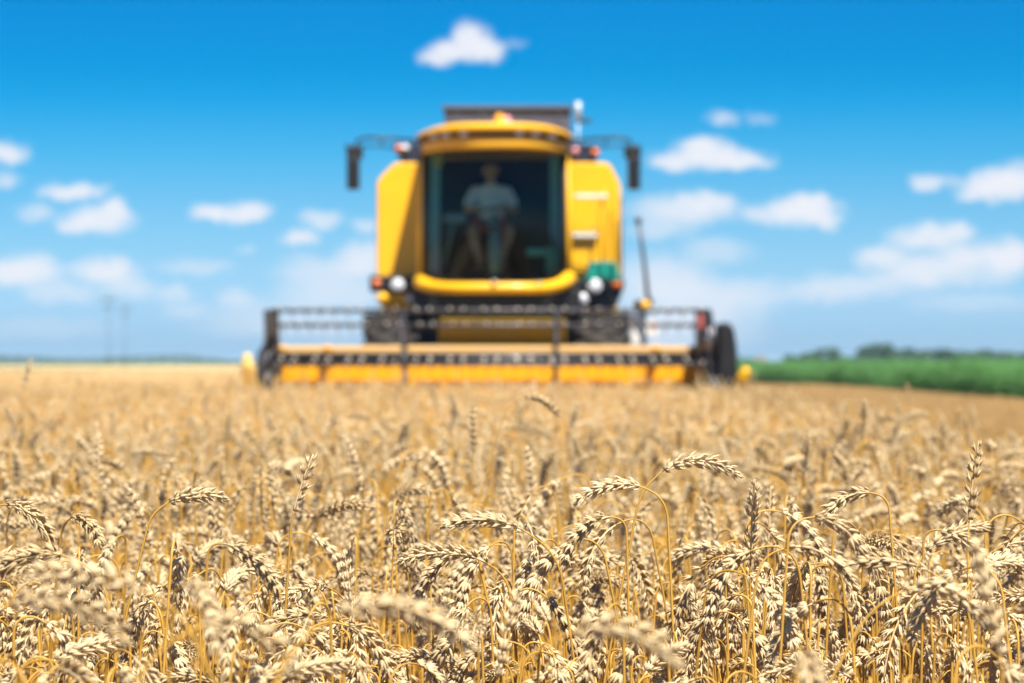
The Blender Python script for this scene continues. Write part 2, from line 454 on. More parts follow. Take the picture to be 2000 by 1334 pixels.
class Stalk:
    def __init__(s, L, lean, phi1, phi2, neck, ear, seed, fat=1., leaf=True, twist=None, thick=1.):
        r = random.Random(seed)
        s.p, s.e = curve_points(L, lean, phi1, phi2, neck, ear, r)
        s.stem = stem_mesh(s.p, MB(), thick); s.ear = ear_mesh(s.e, r, MB(), fat, twist)
        s.leaf = leaf_mesh(s.p, r, MB()) if leaf else None
        s.apex = max([q for q, _ in s.p + s.e], key=lambda q: q.z)
        s.bend = phi2
    def meshes(s):
        s.m_stem = s.stem.mesh('stem', M['stem']); s.m_ear = s.ear.mesh('ear', M['husk'])
        s.m_leaf = s.leaf.mesh('leaf', M['leaf']) if s.leaf else None
        return s
    def joined(s, name):
        me = bpy.data.meshes.new(name); vs = []; fs = []; mi = []; sm = []
        for k, mb in enumerate((s.stem, s.ear, s.leaf)):
            if mb is None: continue
            o = len(vs); vs += mb.v; fs += [tuple(i + o for i in f) for f in mb.f]; mi += [k] * len(mb.f); sm += mb.sm
        me.from_pydata(vs, [], fs)
        for k in ('stem', 'husk', 'leaf'): me.materials.append(M[k])
        me.polygons.foreach_set('material_index', mi); me.polygons.foreach_set('use_smooth', sm); me.update()
        return me

STALKS = []
for i in range(44):
    q = i / 44
    if i < 1: ph1, ph2 = R(rng.uniform(5, 25)), R(rng.uniform(20, 50))
    elif i < 6: ph1, ph2 = R(rng.uniform(50, 80)), R(rng.uniform(95, 130))
    else: ph1, ph2 = R(rng.uniform(105, 150)), R(rng.uniform(164, 186))
    STALKS.append(Stalk(rng.uniform(.72, .80), R(rng.uniform(0, 9)), ph1, ph2, rng.uniform(.03, .075), rng.uniform(.078, .108), 100 + i,
                        rng.uniform(.84, 1.06), rng.random() < .85).meshes())

# every stalk of the standing wheat: x, y, variant, turn, scale, lean
EDGE = lambda y: 1.38 + .030 * y                    # right edge of the standing crop
def scatter():
    g = np.random.default_rng(11); out = []
    def fill(y0, y1, dens, half, xmin=None):
        wmax = half(y1); n = int((y1 - y0) * 2 * wmax * dens)
        y = g.uniform(y0, y1, n); x = g.uniform(-wmax, wmax, n)
        k = (np.abs(x) < half(y)) & (x < EDGE(y) + g.normal(0, .05, n))
        return x[k], y[k]
    xs, ys = [], []
    for a in ((.95, 6, 265, lambda y: .19 * y + 1.7), (6, 14, 200, lambda y: .19 * y + 1.2), (14, 31.2, 120, lambda y: .19 * y + 1.5)):
        x, y = fill(*a); xs.append(x); ys.append(y)
    n = 16000; y = 31.2 + (1 - np.sqrt(g.uniform(0, 1, n))) * 90; x = g.uniform(-1, 1, n) * (.19 * y + 1.5)
    k = x < -2.95; xs.append(x[k]); ys.append(y[k])
    x = np.concatenate(xs); y = np.concatenate(ys); n = len(x)
    # uneven canopy: slow waves of height plus each stalk's own
    sc_ = .985 + g.normal(0, .06, n) + .03 * np.sin(x * 3.1 + y * 1.7) + .02 * np.sin(y * 2.3 - x * 1.1)
    sc_ = sc_ + (g.uniform(0, 1, n) < .11) * g.uniform(.04, .10, n)           # some stalks stand clear of the rest
    return x, y, g.integers(0, len(STALKS), n), g.uniform(0, 2 * math.pi, n), np.clip(sc_, .82, 1.13), g.normal(0, .05, n), g.normal(0, .05, n)
WX, WY, WV, WR, WS, WLX, WLY = scatter()

# stalks seen one by one: apex pixel, distance, bend side, final shape
HEROES = [
    # px, py, d, yaw(0 = to the right, 180 = to the left, 90 = away, -90 = towards), lean, phi1, phi2, neck, ear, label
    (612, 888, 3.35, 10, 3, 12, 24, .05, .068, 'pale wheat ear standing upright above its drooping neighbours, left of centre'),
    (395, 966, 3.3, 5, 14, 82, 108, .07, .066, 'wheat stalk whose ear lies almost level, pointing right, in the left foreground'),
    (430, 1062, 3.0, -20, 4, 128, 158, .045, .085, 'wheat stalk with hooked stem and ear hanging straight down, left of the upright ear'),
    (150, 1010, 3.15, -50, 12, 100, 150, .06, .070, 'wheat stalk with a pale curled ear hanging off a leaning yellow stem at far left'),
    (15, 985, 3.2, -30, 6, 115, 160, .08, .085, 'wheat stalk with a thick ear hanging down at the left border of the picture'),
    (1190, 1010, 3.2, 200, 3, 120, 172, .05, .085, 'wheat stalk with pale spiky ear hanging left of a hooked stem, right of centre'),
    (1690, 962, 3.3, 190, 4, 112, 150, .06, .072, 'wheat stalk hooked to the left with one clear ear above the right foreground'),
    (1355, 900, 3.4, 5, 12, 70, 128, .10, .098, 'wheat stalk with the longest ear arching wide to the right, right of centre'),
    (1215, 945, 3.25, 190, 3, 95, 130, .09, .080, 'wheat stalk with ear arching left just below the long wide arch'),
    (940, 1015, 3.1, 185, 8, 80, 110, .13, .090, 'wheat stalk with a long ear bowing left across the centre foreground'),
    (1035, 775, 5.4, 20, 18, 100, 150, .10, .080, 'tall wheat stalk hooked above the rest in front of the harvester'),
    (924, 790, 5.6, 90, 1, 6, 12, .05, .090, 'upright soft-focus wheat ear standing tall before the harvester'),
    (62, 700, 9.0, 15, 2, 8, 20, .05, .090, 'tall blurred wheat ear rising to the horizon at far left'),
    (1560, 1068, 2.95, 5, 10, 105, 150, .08, .080, 'wheat stalk with a full ear falling right at centre right foreground'),
    (1590, 1010, 2.95, 20, 5, 118, 165, .07, .082, 'wheat stalk hanging its dense ear beside the hooked stem at right'),
    (1830, 1035, 3.1, -10, 2, 132, 165, .045, .082, 'wheat stalk with straight stem and ear hanging down, right foreground'),
    (1720, 1095, 2.9, 180, 6, 78, 105, .12, .085, 'wheat stalk with tan ear bowed nearly level at right'),
    (110, 1118, 2.05, 180, 25, 88, 96, .09, .080, 'blurred wheat ear lying level at the lower left border'),
    (70, 1170, 2.0, 10, 35, 95, 140, .12, .095, 'blurred near wheat stalk arching right in the lower left corner'),
    (425, 1215, 1.95, 15, 28, 92, 160, .10, .080, 'blurred near wheat ear folding over at bottom left of centre'),
    (740, 1185, 1.95, 12, 25, 88, 138, .10, .100, 'large blurred wheat ear sweeping right at bottom centre'),
    (1165, 1225, 1.95, 10, 32, 92, 140, .11, .085, 'blurred wheat ear arching right at bottom right of centre'),
    (370, 1140, 2.2, -60, 10, 110, 168, .06, .085, 'blurred shaded wheat ear hanging before a pale diagonal stem at left'),
    (1565, 1275, 2.0, -80, 1, 130, 176, .04, .070, 'blurred wheat stalk folded towards the viewer at bottom right'),
    (1800, 1145, 2.6, 0, 30, 85, 150, .10, .085, 'wheat stalk with bright leaning stem and ear falling right in the right foreground'),
]
def place_stalk(name, st, loc, yaw, scale, lx, ly, label, group):
    o = bpy.data.objects.new(name, None); C.objects.link(o); o.empty_display_size = .05
    o.location = loc; o.rotation_euler = (lx, ly, yaw); o.scale = (scale,) * 3
    tag(o, label, 'wheat', group)
    for nm, me in (('stem', st.m_stem), ('ear', st.m_ear), ('leaf', st.m_leaf)):
        if me is None: continue
        c = bpy.data.objects.new(nm, me); C.objects.link(c); c.parent = o
    return o
GROUP = 'wheat stalks in the foreground'
hero_xy = []
for i, (px, py, d, yaw, lean, p1, p2, neck, ear, label) in enumerate(HEROES):
    neck *= .62; p1 = p1 if p2 < 60 else p1 * .72
    tgt = at(px, py, d)
    L = tgt.z - .06
    for _ in range(4):                              # find the stem length that puts the bend at its height
        s = curve_points(L, R(lean), R(p1), R(p2), neck, ear, random.Random(500 + i))
        top = max([q for q, _ in s[0] + s[1]], key=lambda q: q.z)
        L += tgt.z - top.z
    st = Stalk(L, R(lean), R(p1), R(p2), neck, ear, 500 + i, .98, i % 3 == 0).meshes()
    rot = Matrix.Rotation(R(yaw), 3, 'Z'); a = rot @ st.apex
    place_stalk('wheat_stalk', st, (tgt.x - a.x, tgt.y - a.y, 0), R(yaw), 1, 0, 0, label, GROUP)
    hero_xy.append((tgt.x, tgt.y))

# the nearest stalks in view become things of their own; the rest of the stand is one mass
apx = np.array([s.apex.x for s in STALKS])[WV]; apz = np.array([s.apex.z for s in STALKS])[WV]
ex = WX + np.cos(WR) * apx * WS; ey = WY + np.sin(WR) * apx * WS; ez = apz * WS
ppx = 1000 + F * ex / ey; ppy = HZ + F * (CAMZ - ez) / ey
keep = np.ones(len(WX), bool)
keep &= ~((WY < 2.02) & (ppy < 1240) & (ppx > -60) & (ppx < 2060))       # nothing taller close to the lens
keep &= ~((ey < 1.5) & (ppy < 1420))
keep &= ~((ey < 2.3) & (ppy < 1265) & (ppx > -60) & (ppx < 2060))
inview = keep & (ppx > 10) & (ppx < 1990) & (ppy < 1300) & (ey > 1.7)
order = np.argsort(np.where(inview, ey, 1e9))[:300 - len(HEROES)]
solo = np.zeros(len(WX), bool); solo[order] = True
ZONES = [(250, 'at the left border'), (500, 'in the left quarter'), (750, 'centre left'), (1000, 'left of middle'), (1250, 'right of middle'), (1500, 'centre right'), (1750, 'in the right quarter'), (2100, 'at the right border')]
for i in order:
    st = STALKS[WV[i]]; a = math.degrees(WR[i]) % 360; ph = math.degrees(st.bend)
    way = 'right' if a < 45 or a > 315 else 'away' if a < 135 else 'left' if a < 225 else 'towards the viewer'
    how = 'nearly upright ear' if ph < 60 else 'bowed ear' if ph < 135 else 'hanging ear'
    zone = next(t for lim, t in ZONES if ppx[i] < lim)
    lab = f'golden wheat stalk, {how} bent {way}, {zone}'
    place_stalk('wheat_stalk', st, (WX[i], WY[i], 0), WR[i], WS[i], WLX[i], WLY[i], lab, GROUP)

def instancer(name, pos, rot, scale, idx, meshes, label, kind='stuff'):
    """one object that stands copies of a few plants on its points"""
    src = bpy.data.collections.new(name + '_sources')
    for k, me in enumerate(meshes):
        src.objects.link(bpy.data.objects.new(f'{name}_source_{k:03d}', me))
    me = bpy.data.meshes.new(name); n = len(pos)
    me.vertices.add(n); me.vertices.foreach_set('co', np.asarray(pos, np.float32).ravel())
    a = me.attributes.new('turn', 'FLOAT_VECTOR', 'POINT'); a.data.foreach_set('vector', np.asarray(rot, np.float32).ravel())
    a = me.attributes.new('size', 'FLOAT', 'POINT'); a.data.foreach_set('value', np.asarray(scale, np.float32))
    a = me.attributes.new('pick', 'INT', 'POINT'); a.data.foreach_set('value', np.asarray(idx, np.int32))
    me.update()
    o = bpy.data.objects.new(name, me); C.objects.link(o)
    ng = bpy.data.node_groups.new(name, 'GeometryNodeTree')
    ng.interface.new_socket('Geometry', in_out='INPUT', socket_type='NodeSocketGeometry')
    ng.interface.new_socket('Geometry', in_out='OUTPUT', socket_type='NodeSocketGeometry')
    N, L = ng.nodes, ng.links
    gi = N.new('NodeGroupInput'); go = N.new('NodeGroupOutput'); ip = N.new('GeometryNodeInstanceOnPoints'); ci = N.new('GeometryNodeCollectionInfo')
    ci.inputs['Collection'].default_value = src; ci.inputs['Separate Children'].default_value = True; ci.inputs['Reset Children'].default_value = True
    def attr(nm, t):
        q = N.new('GeometryNodeInputNamedAttribute'); q.data_type = t; q.inputs['Name'].default_value = nm; return q.outputs['Attribute']
    L.new(gi.outputs[0], ip.inputs['Points']); L.new(ci.outputs[0], ip.inputs['Instance'])
    ip.inputs['Pick Instance'].default_value = True
    L.new(attr('pick', 'INT'), ip.inputs['Instance Index']); L.new(attr('turn', 'FLOAT_VECTOR'), ip.inputs['Rotation'])
    L.new(attr('size', 'FLOAT'), ip.inputs['Scale']); L.new(ip.outputs[0], go.inputs[0])
    md = o.modifiers.new('plants', 'NODES'); md.node_group = ng
    return tag(o, label, None, None, kind)

rest = keep & ~solo
instancer('wheat_field', np.stack([WX, WY, 0 * WX], 1)[rest], np.stack([WLX, WLY, WR], 1)[rest], WS[rest], WV[rest],
          [s.joined('wheat_plant') for s in STALKS], 'dense stand of ripe golden wheat filling the field around the harvester')

# the closed canopy of the stand farther back, rough on top
canopy_m = mat('wheat_canopy', (.58, .42, .22), .9, 0, 0, (.44, .29, .13), 9, .2, .8)
def cz(x, y): return .05 * math.sin(x * 2.1 + 1.3 * math.sin(y * .9)) * math.sin(y * 1.3 + x * .4)
def canopy():
    mb = MB()
    def grid(x0, x1, y0, y1, nx, ny, z):
        vs = [(x0 + (x1 - x0) * i / nx, y0 + (y1 - y0) * j / ny, z) for j in range(ny + 1) for i in range(nx + 1)]
        vs = [(x, y, z + cz(x, y)) for x, y, z in vs]
        mb.add(vs, [(j * (nx + 1) + i, j * (nx + 1) + i + 1, (j + 1) * (nx + 1) + i + 1, (j + 1) * (nx + 1) + i) for j in range(ny) for i in range(nx)], True)
    grid(-14, EDGE(11) - .1, 11, 31.0, 60, 60, .66)
    grid(-120, -3.05, 31.0, 120, 160, 120, .70)
    grid(-420, -3.05, 120, 210, 60, 30, .80)
    return mb
tag(canopy().build('wheat_canopy', canopy_m), 'closed golden canopy of the wheat stand running back to the horizon', None, None, 'stuff')

# stubble right of the standing crop and behind the machine
def stubble_tuft(seed):
    r = random.Random(seed); mb = MB()
    for k in range(26):
        x = r.uniform(-.12, .12); y = r.gauss(0, .02); h = r.uniform(.09, .2); lx, ly = r.gauss(0, .03), r.gauss(0, .03)
        mb.tube([(x, y, 0), (x + lx, y + ly, h)], .0024, 4)
    for k in range(8):
        x, y = r.uniform(-.15, .15), r.uniform(-.1, .1); a = r.uniform(0, 6.28); l = r.uniform(.1, .22)
        mb.tube([(x, y, .03), (x + math.cos(a) * l, y + math.sin(a) * l, r.uniform(.01, .07))], .0022, 4)
    return mb.mesh('stubble_tuft', M['stubble'])
def stubble():
    g = np.random.default_rng(3); n = 15000
    y = .5 + 121.5 * g.uniform(0, 1, n) ** 1.6; x = 1.5 + np.round(g.uniform(0, 11.6, n) / .125) * .125
    k = (np.abs(x) < .19 * y + 3) & (x > EDGE(y) + .06); x, y = x[k], y[k]
    z = np.zeros(len(x)); rot = np.stack([z, z, np.pi / 2 + g.normal(0, .2, len(x))], 1)
    instancer('stubble', np.stack([x, y, z + .008], 1), rot, g.uniform(.8, 1.25, len(x)), g.integers(0, 5, len(x)), [stubble_tuft(i) for i in range(5)],
              'short golden brown stubble on the cut strip right of the wheat')
stubble()

# green crop beyond the stubble
def crop_clump(seed):
    r = random.Random(seed); mb = MB()
    for k in range(150):
        a = r.uniform(0, 6.28); q = r.random() ** .6 * .55; z = r.uniform(.15, 1.0) * (1 - .35 * (q / .55) ** 2)
        p = Vector((q * math.cos(a), q * math.sin(a), z)); l = r.uniform(.05, .10); h = r.uniform(0, 6.28)
        d = Vector((math.cos(h), math.sin(h), r.uniform(-.5, .4))).normalized(); s = d.cross(Vector((0, 0, 1))).normalized() * l * .6; nn = s.cross(d).normalized()
        mb.add([p - d * l * .2, p + s + d * l * .4 + nn * .01, p + d * l * 1.3, p - s + d * l * .4 + nn * .01], [(0, 1, 2, 3)])
    for k in range(6):
        a = r.uniform(0, 6.28); mb.tube([(0, 0, 0), (math.cos(a) * .3, math.sin(a) * .3, .75)], .008, 4)
    return mb.mesh('crop_plant', M['crop'])
def crop():
    g = np.random.default_rng(5); n = 17000
    y = 48 + 420 * g.uniform(0, 1, n) ** 1.9; x = 13.2 + (.05 * y + 22) * g.uniform(0, 1, n) ** 1.6
    k = x < .2 * y + 9; x, y = x[k], y[k]; z = np.zeros(len(x))
    s = np.clip(1 + g.normal(0, .16, len(x)) + .16 * np.sin(x * .9 + y * .23) + .08 * np.sin(x * .37 - y * .61), .55, 1.5) * .93
    instancer('green_crop', np.stack([x, y, z], 1), np.stack([z, z, g.uniform(0, 6.28, len(x))], 1), s, g.integers(0, 5, len(x)), [crop_clump(i) for i in range(5)],
              'waist high green leafy crop growing beyond the stubble at right')
crop()
tag(sheet('crop_soil', 13.2, 420, -40, 700, .012, mat('dark_green_soil', (.05, .075, .03), .95, 0, 0, (.035, .05, .02), .5)), kind='structure')  # dark greenish soil, varied at random

# ------------------------------------------------------------------ far things
def tree(label, px, d, top, width, seed, group='trees beyond the green crop', base=0.):
    r = random.Random(seed); c = at(px, HZ, d); h = CAMZ + (HZ - top) * 1.15 / F * d; w = width / F * d / 2
    t = thing('tree', label, 'tree', (c.x, c.y, base), group)
    mb = MB(); mb.tube([(c.x, c.y, base), (c.x + .02 * w, c.y, h * .3), (c.x, c.y, h * .75)], [.05 * h, .035 * h, .01 * h], 8)
    for k in range(7):
        a = r.uniform(0, 6.28); z = h * r.uniform(.2, .5)
        mb.tube([(c.x, c.y, z), (c.x + math.cos(a) * w * .6, c.y + math.sin(a) * w * .6, z + h * .25)], [.02 * h, .006 * h], 5)
    mb.build('trunk', M['bark'], t)
    cl = [(r.uniform(-.75, .75) * w, r.uniform(-.6, .6) * w, h * r.uniform(.32, .86), r.uniform(.25, .42)) for _ in range(14)]
    vs, fs = [], []
    for k in range(2600):
        cx, cy, czz, cr = r.choice(cl); v = Vector((r.gauss(0, 1), r.gauss(0, 1), r.gauss(0, 1))).normalized() * r.random() ** .4
        p = Vector((c.x + cx + v.x * cr * w, c.y + cy + v.y * cr * w, min(h, base + czz + v.z * cr * h * .45)))
        if p.z < .25: p.z = .25 + r.random() * .4
        l = .15 * h * r.uniform(.6, 1.3); d1 = Vector((r.gauss(0, 1), r.gauss(0, 1), r.gauss(0, 1))).normalized(); s = d1.orthogonal().normalized() * l * .5
        o = len(vs); vs += [p - d1 * l * .5, p + s, p + d1 * l * .5, p - s]; fs.append((o, o + 1, o + 2, o + 3))
    MB().add(vs, fs).build('crown', M['crown'], t)
    return t
for k, (px, d, top, w, lab) in enumerate([
    (1600, 520, 684, 96, 'low rounded bush standing alone left of the dark hedge, beyond the green crop'),
    (1560, 560, 693, 60, 'smallest bush at the left foot of the lone rounded bush'),
    (1648, 540, 696, 70, 'flat bush at the right foot of the lone rounded bush'),
    (1712, 600, 674, 76, 'tallest dark tree at the left end of the hedge behind the crop'),
    (1765, 610, 683, 90, 'dark tree second from the left end of the hedge'),
    (1830, 620, 684, 96, 'dark tree in the middle of the hedge behind the crop'),
    (1895, 620, 686, 96, 'dark tree right of the middle of the hedge'),
    (1955, 640, 688, 90, 'dark tree near the right border in the hedge'),
    (2020, 640, 689, 90, 'dark tree cut by the right border of the picture')]):
    tree(lab, px, d, top, w, 40 + k)

def far_wood():
    r = random.Random(9); vs, fs = [], []
    for k in range(9000):
        x = r.uniform(-520, 130); y = 1500 + r.uniform(0, 40); hh = 2.6 + 1.2 * math.sin(x * .021) + .9 * math.sin(x * .067 + 1)
        if abs(x + 172) < 12: hh += .5
        z = r.uniform(.1, 1) * max(1., hh); l = r.uniform(.5, 1.2)
        p = Vector((x, y, z)); d = Vector((r.gauss(0, 1), r.gauss(0, 1), r.gauss(0, 1))).normalized(); s = d.orthogonal().normalized() * l * .6
        o = len(vs); vs += [p - d * l, p + s, p + d * l, p - s]; fs.append((o, o + 1, o + 2, o + 3))
    return MB().add(vs, fs)
tag(far_wood().build('far_wood', M['crown']), 'thin strip of distant woodland along the horizon at left', None, None, 'stuff')

def house(label, px, d, wpx, hpx, seed):
    w = wpx / F * d; h = hpx / F * d; c = at(px, HZ, d); x, y = c.x, c.y
    t = thing('house', label, 'house', (x, y, 0), 'houses beyond the fields')
    wl = MB(); wl.box((x, y, h * .35), (w, w * .8, h * .7), .02); wall = wl.build('wall', M['plaster'], t)
    rf = MB(); rf.prism([(x - w * .58, h * .702), (x + w * .58, h * .702), (x, h * 1.1)], y - w * .45, y + w * .45, .05); rf.build('roof', M['tiles'], t)
    for k in (-.25, .25):
        MB().box((x + k * w, y - w * .405, h * .38), (w * .14, .06, h * .22), .01).build('window', M['dark_glass'], t)
house('small pinkish house left of the lone bush, beyond the fields', 1484, 1100, 26, 16, 1)
house('second pinkish house showing between the bushes', 1686, 1150, 18, 13, 2)

def pole(label, px, top, d):
    c = at(px, top, d); x, y, z = c
    t = thing('utility_pole', label, 'utility pole', (x, y, 0), 'utility poles on the horizon')
    MB().tube([(x, y, 0), (x, y, z)], [.05, .04], 10).build('post', M['wood'], t)
    MB().box((x, y - .28, z - 1.0), (2.2, .16, .2), .02).build('crossarm', M['wood'], t)
    MB().box((x, y - .28, z - 2.2), (1.6, .16, .2), .02).build('crossarm', M['wood'], t)
    for k in (-.95, 0.0, .95):
        MB().lathe((x + k, y - .28, z - .9), (0, 0, 1), [(0, .05), (.08, .09), (.16, .06), (.3, .08), (.34, .03)], 8).build('insulator', M['porcelain'], t)
pole('taller of the two faint utility poles at left', 212, 570, 400)
pole('shorter of the two faint utility poles at left', 245, 588, 450)

# ------------------------------------------------------------------ combine harvester
CX = at(966, HZ, 34.6).x                             # centre line of the machine
rootp = (CX, 36, 0)
comb = thing('combine_harvester', 'yellow combine harvester with raised cab cutting the wheat straight ahead', 'combine harvester', rootp)
def X(px, d): return (px - 1000) / F * d
def Z(py, d): return CAMZ + (HZ - py) / F * d

def harvester_body():
    D = 36.0
    # hull behind the cab
    hull = MB(); hull.prism([(X(742, 36.2), 1.55), (X(742, 36.2), Z(362, 36.2)), (X(772, 36.2), Z(322, 36.2)), (X(1186, 36.2), Z(322, 36.2)), (X(1207, 36.2), Z(366, 36.2)), (X(1207, 36.2), 1.55)], 36.3, 41.4, .04)
    hull.build('body', M['yellow'], comb)
    l = MB(); l.prism([(X(736, D), Z(548, D)), (X(736, D), Z(356, D)), (X(742, D), Z(346, D)), (X(768, D), Z(320, D)), (X(776, D), Z(317, D)), (X(834, D), Z(317, D)), (X(834, D), Z(548, D))], D, D + .28, .03)
    l.build('side_panel', M['yellow'], comb)
    r = MB(); r.prism([(X(1100, D), Z(548, D)), (X(1100, D), Z(317, D)), (X(1182, D), Z(317, D)), (X(1192, D), Z(322, D)), (X(1208, D), Z(352, D)), (X(1213, D), Z(370, D)), (X(1213, D), Z(548, D))], D, D + .28, .03)
    r.build('side_panel', M['yellow'], comb)
    MB().box((CX, 36.16, (Z(548, 36) + Z(317, 36)) / 2), (X(1098, 36) - X(836, 36), .26, 1.36), .01).build('bulkhead', M['interior'], comb)
    # chassis under the cab
    ch = MB(); ch.box((CX, 37.2, 1.42), (2.0, 4.2, .82), .04); ch.box((CX + .02, 35.0, Z(592, 35)), (X(1130, 35) - X(800, 35), .5, .30), .03)
    ch.box((CX, 35.3, .85), (2.2, .3, .3), .03)
    ch.build('chassis', M['black'], comb)
    # grain tank extension
    tk = MB(); d = 37.4
    x0, x1, z0, z1 = X(866, d), X(1116, d), Z(300, d), Z(207, d)
    tk.prism([(x0 + .04, z0), (x0, z1), (x1, z1), (x1 - .02, z0)], d, d + 1.9, .015)
    for k in range(5):
        xx = x0 + (x1 - x0) * (k + .5) / 5; tk.box((xx, d - .012, (z0 + z1) / 2 + .1), (.03, .03, z1 - z0 - .25), .005)
    tk.box(((x0 + x1) / 2, d - .02, z1 - .02), (x1 - x0 + .05, .06, .05), .01)
    tk.build('grain_tank', M['tank'], comb)
    ex = MB(); d = 37.2; ex.tube([(X(1129, d), d, Z(233, d)), (X(1129, d), d, Z(199, d))], .04, 14); ex.tube([(X(1129, d), d, Z(320, d)), (X(1129, d), d, Z(232, d))], .012, 6); p = ex.build('exhaust_pipe', mat('pale_steel', (.42, .47, .52), .35, .2), comb)
    MB().box((X(1143, d), d, Z(236, d)), (.16, .04, .05), .01).build('bracket', M['navy'], p)
    # dark shoulders between cab roof and panels
    for sx, (a, b) in ((-1, (772, 832)), (1, (1106, 1172))):
        d = 36.02; s = MB()
        if sx < 0: pl = [(X(a - 6, d), Z(281, d)), (X(a + 2, d), Z(300, d)), (X(a + 14, d), Z(319, d)), (X(b, d), Z(319, d)), (X(b, d), Z(278, d))]
        else: pl = [(X(b, d), Z(283, d)), (X(b - 4, d), Z(304, d)), (X(b - 10, d), Z(319, d)), (X(a, d), Z(319, d)), (X(a, d), Z(278, d))]
        s.prism(pl, d, d + .6, .02); so = s.build('shoulder_box', M['navy'], comb)
        for px, py, mm in (((779, 291, 'orange'), (791, 290, 'lamp')) if sx < 0 else ((1124, 296, 'pinklens'), (1162, 298, 'orange'))):
            MB().lathe((X(px, d), d, Z(py, d)), (0, -1, 0), [(-.01, .052), (.03, .052), (.055, .04), (.066, .001)], 16).build('marker_light', M[mm], so)
harvester_body()

def cab_parts():
    xc = CX
    hw = .82; yf, bul = 34.42, .40                    # half width, front of the bulge, bulge depth
    zt = 3.62
    def zb(t): return 2.04 + .08 * t ** 6
    def front(t): return Vector((xc + hw * t, yf + bul * abs(t) ** 3, 0))
    frame = MB()
    frame.box((xc, 35.45, 2.08), (1.62, 1.3, .08), .01)                       # floor
    frame.box((xc, 36.0, 2.85), (1.60, .06, 1.5), .01)                        # rear wall
    for t in (-1, 1):
        f = front(t); frame.tube([(f.x, f.y, 2.10), (f.x + .0 * t, f.y, zt)], .035, 8)
        frame.tube([(f.x, 35.98, 2.10), (f.x, 35.98, zt)], .05, 8)
        frame.box((f.x, 35.4, 2.14), (.06, 1.2, .12), .01)
    frame.box((xc, 35.3, 3.60), (1.6, 1.3, .05), .01)                         # headlining
    cab = frame.build('cab', M['interior'], comb)
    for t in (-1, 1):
        MB().box((xc + t * (hw - .10), 35.5, 2.86), (.11, .05, 1.42), .02).build('side_reflection_strip', M['side_reflection'], cab)  # added strips, coloured like the sky reflected at the windscreen edges
    n = 24; vs, fs = [], []
    for j in range(9):
        for i in range(n + 1):
            t = -1 + 2 * i / n; f = front(t); v = j / 8; z = zb(t) + (zt - zb(t)) * v
            vs.append((f.x * 1.0 + (xc - f.x) * .02 * (v), f.y - .05 * math.sin(v * math.pi), z))
    for j in range(8):
        for i in range(n): a = j * (n + 1) + i; fs.append((a, a + 1, a + n + 2, a + n + 1))
    MB().add(vs, fs, True).build('windscreen', M['glass'], cab)
    for t in (-1, 1):
        x = xc + hw * t
        MB().add([(x, yf + bul + .04, 2.2), (x, 35.93, 2.2), (x, 35.93, zt - .03), (x, yf + bul + .04, zt - .03)], [(0, 1, 2, 3)]).build('side_window', M['glass'], cab)
    s = MB(); s.box((xc - .02, 35.68, 2.62), (.52, .5, .14), .05); s.box((xc - .02, 35.9, 2.98), (.50, .12, .66), .05); s.box((xc - .02, 35.9, 3.38), (.28, .1, .16), .04); s.box((xc - .02, 35.68, 2.36), (.34, .36, .40), .03)
    s.build('seat', M['seat'], cab)
    c = MB(); c.tube([(xc + .0, 34.92, 2.12), (xc + .0, 34.95, 2.5), (xc + .0, 35.06, 2.78)], [.085, .075, .05], 12); c.build('steering_column', M['greycol'], cab)
    w = MB(); wc = Vector((xc, 35.08, 2.82)); ax = Vector((0, -.62, .78)).normalized(); u = Vector((1, 0, 0)); v = ax.cross(u)
    w.tube([wc + (u * math.cos(a) + v * math.sin(a)) * .2 for a in [2 * math.pi * k / 28 for k in range(29)]], .016, 8)
    for a in (R(90), R(210), R(330)): w.tube([wc - ax * .02, wc + (u * math.cos(a) + v * math.sin(a)) * .2], .012, 6)
    w.ball(wc - ax * .01, .05, 12, (1, 1, .6)); w.build('steering_wheel', M['black'], cab)
    k = MB(); k.box((xc + .55, 35.45, 2.55), (.26, .8, .1), .03); k.box((xc + .55, 35.5, 2.33), (.2, .5, .4), .03); k.build('control_console', M['interior'], cab)
    k = MB(); k.box((X(1078, 35), 35.0, Z(508, 35)), (.14, .16, .34), .03); k.box((X(1050, 35), 35.02, Z(492, 35)), (.26, .1, .09), .02); k.build('reflection_boxes', M['teal'], cab)  # teal boxes added in place of a likely reflection in the glass
    k = MB(); k.box((X(888, 35), 35.1, Z(425, 35)), (.26, .05, .10), .02); k.tube([(X(888, 35), 35.1, Z(425, 35)), (X(866, 35), 35.1, Z(520, 35))], .02, 6); k.build('instrument_panel', M['greycol'], cab)
    k = MB(); k.box((X(855, 34.8), 34.78, Z(312, 34.8)), (.10, .012, .17), .004); k.build('sticker', mat('yellow_sticker', (.75, .55, .03), .6), cab)
    # roof: lower brow, dark lamp slot, yellow cap; rounded plan
    def plan(hx, y0, y1, bulge, n=20):
        pts = []
        for i in range(n + 1):
            t = -1 + 2 * i / n; pts.append((xc + hx * t, y0 + bulge * abs(t) ** 2.6))
        return pts + [(xc + hx * .98, y1), (xc - hx * .98, y1)]
    def crown(mb, k, p=2.4):
        mb.v = [(q[0], q[1], q[2] - k * abs((q[0] - xc) / .92) ** p) for q in mb.v]; return mb
    cap = MB(); cap.prism_z(plan(.925, 34.12, 36.0, .50), 3.79, 3.868, .03); cap.prism_z(plan(.80, 34.35, 36.2, .45), 3.85, 3.895, .02)
    cap.v = [(q[0], q[1], q[2] - (.05 * abs((q[0] - xc) / .92) ** 5 if q[2] > 3.83 else 0)) for q in cap.v]
    roof = crown(cap, .05, 5).build('cab_roof', M['yellow'], comb)
    crown(MB().prism_z(plan(.90, 34.24, 36.0, .50), 3.722, 3.792, .01), .045, 5).build('lamp_slot', M['black'], roof)
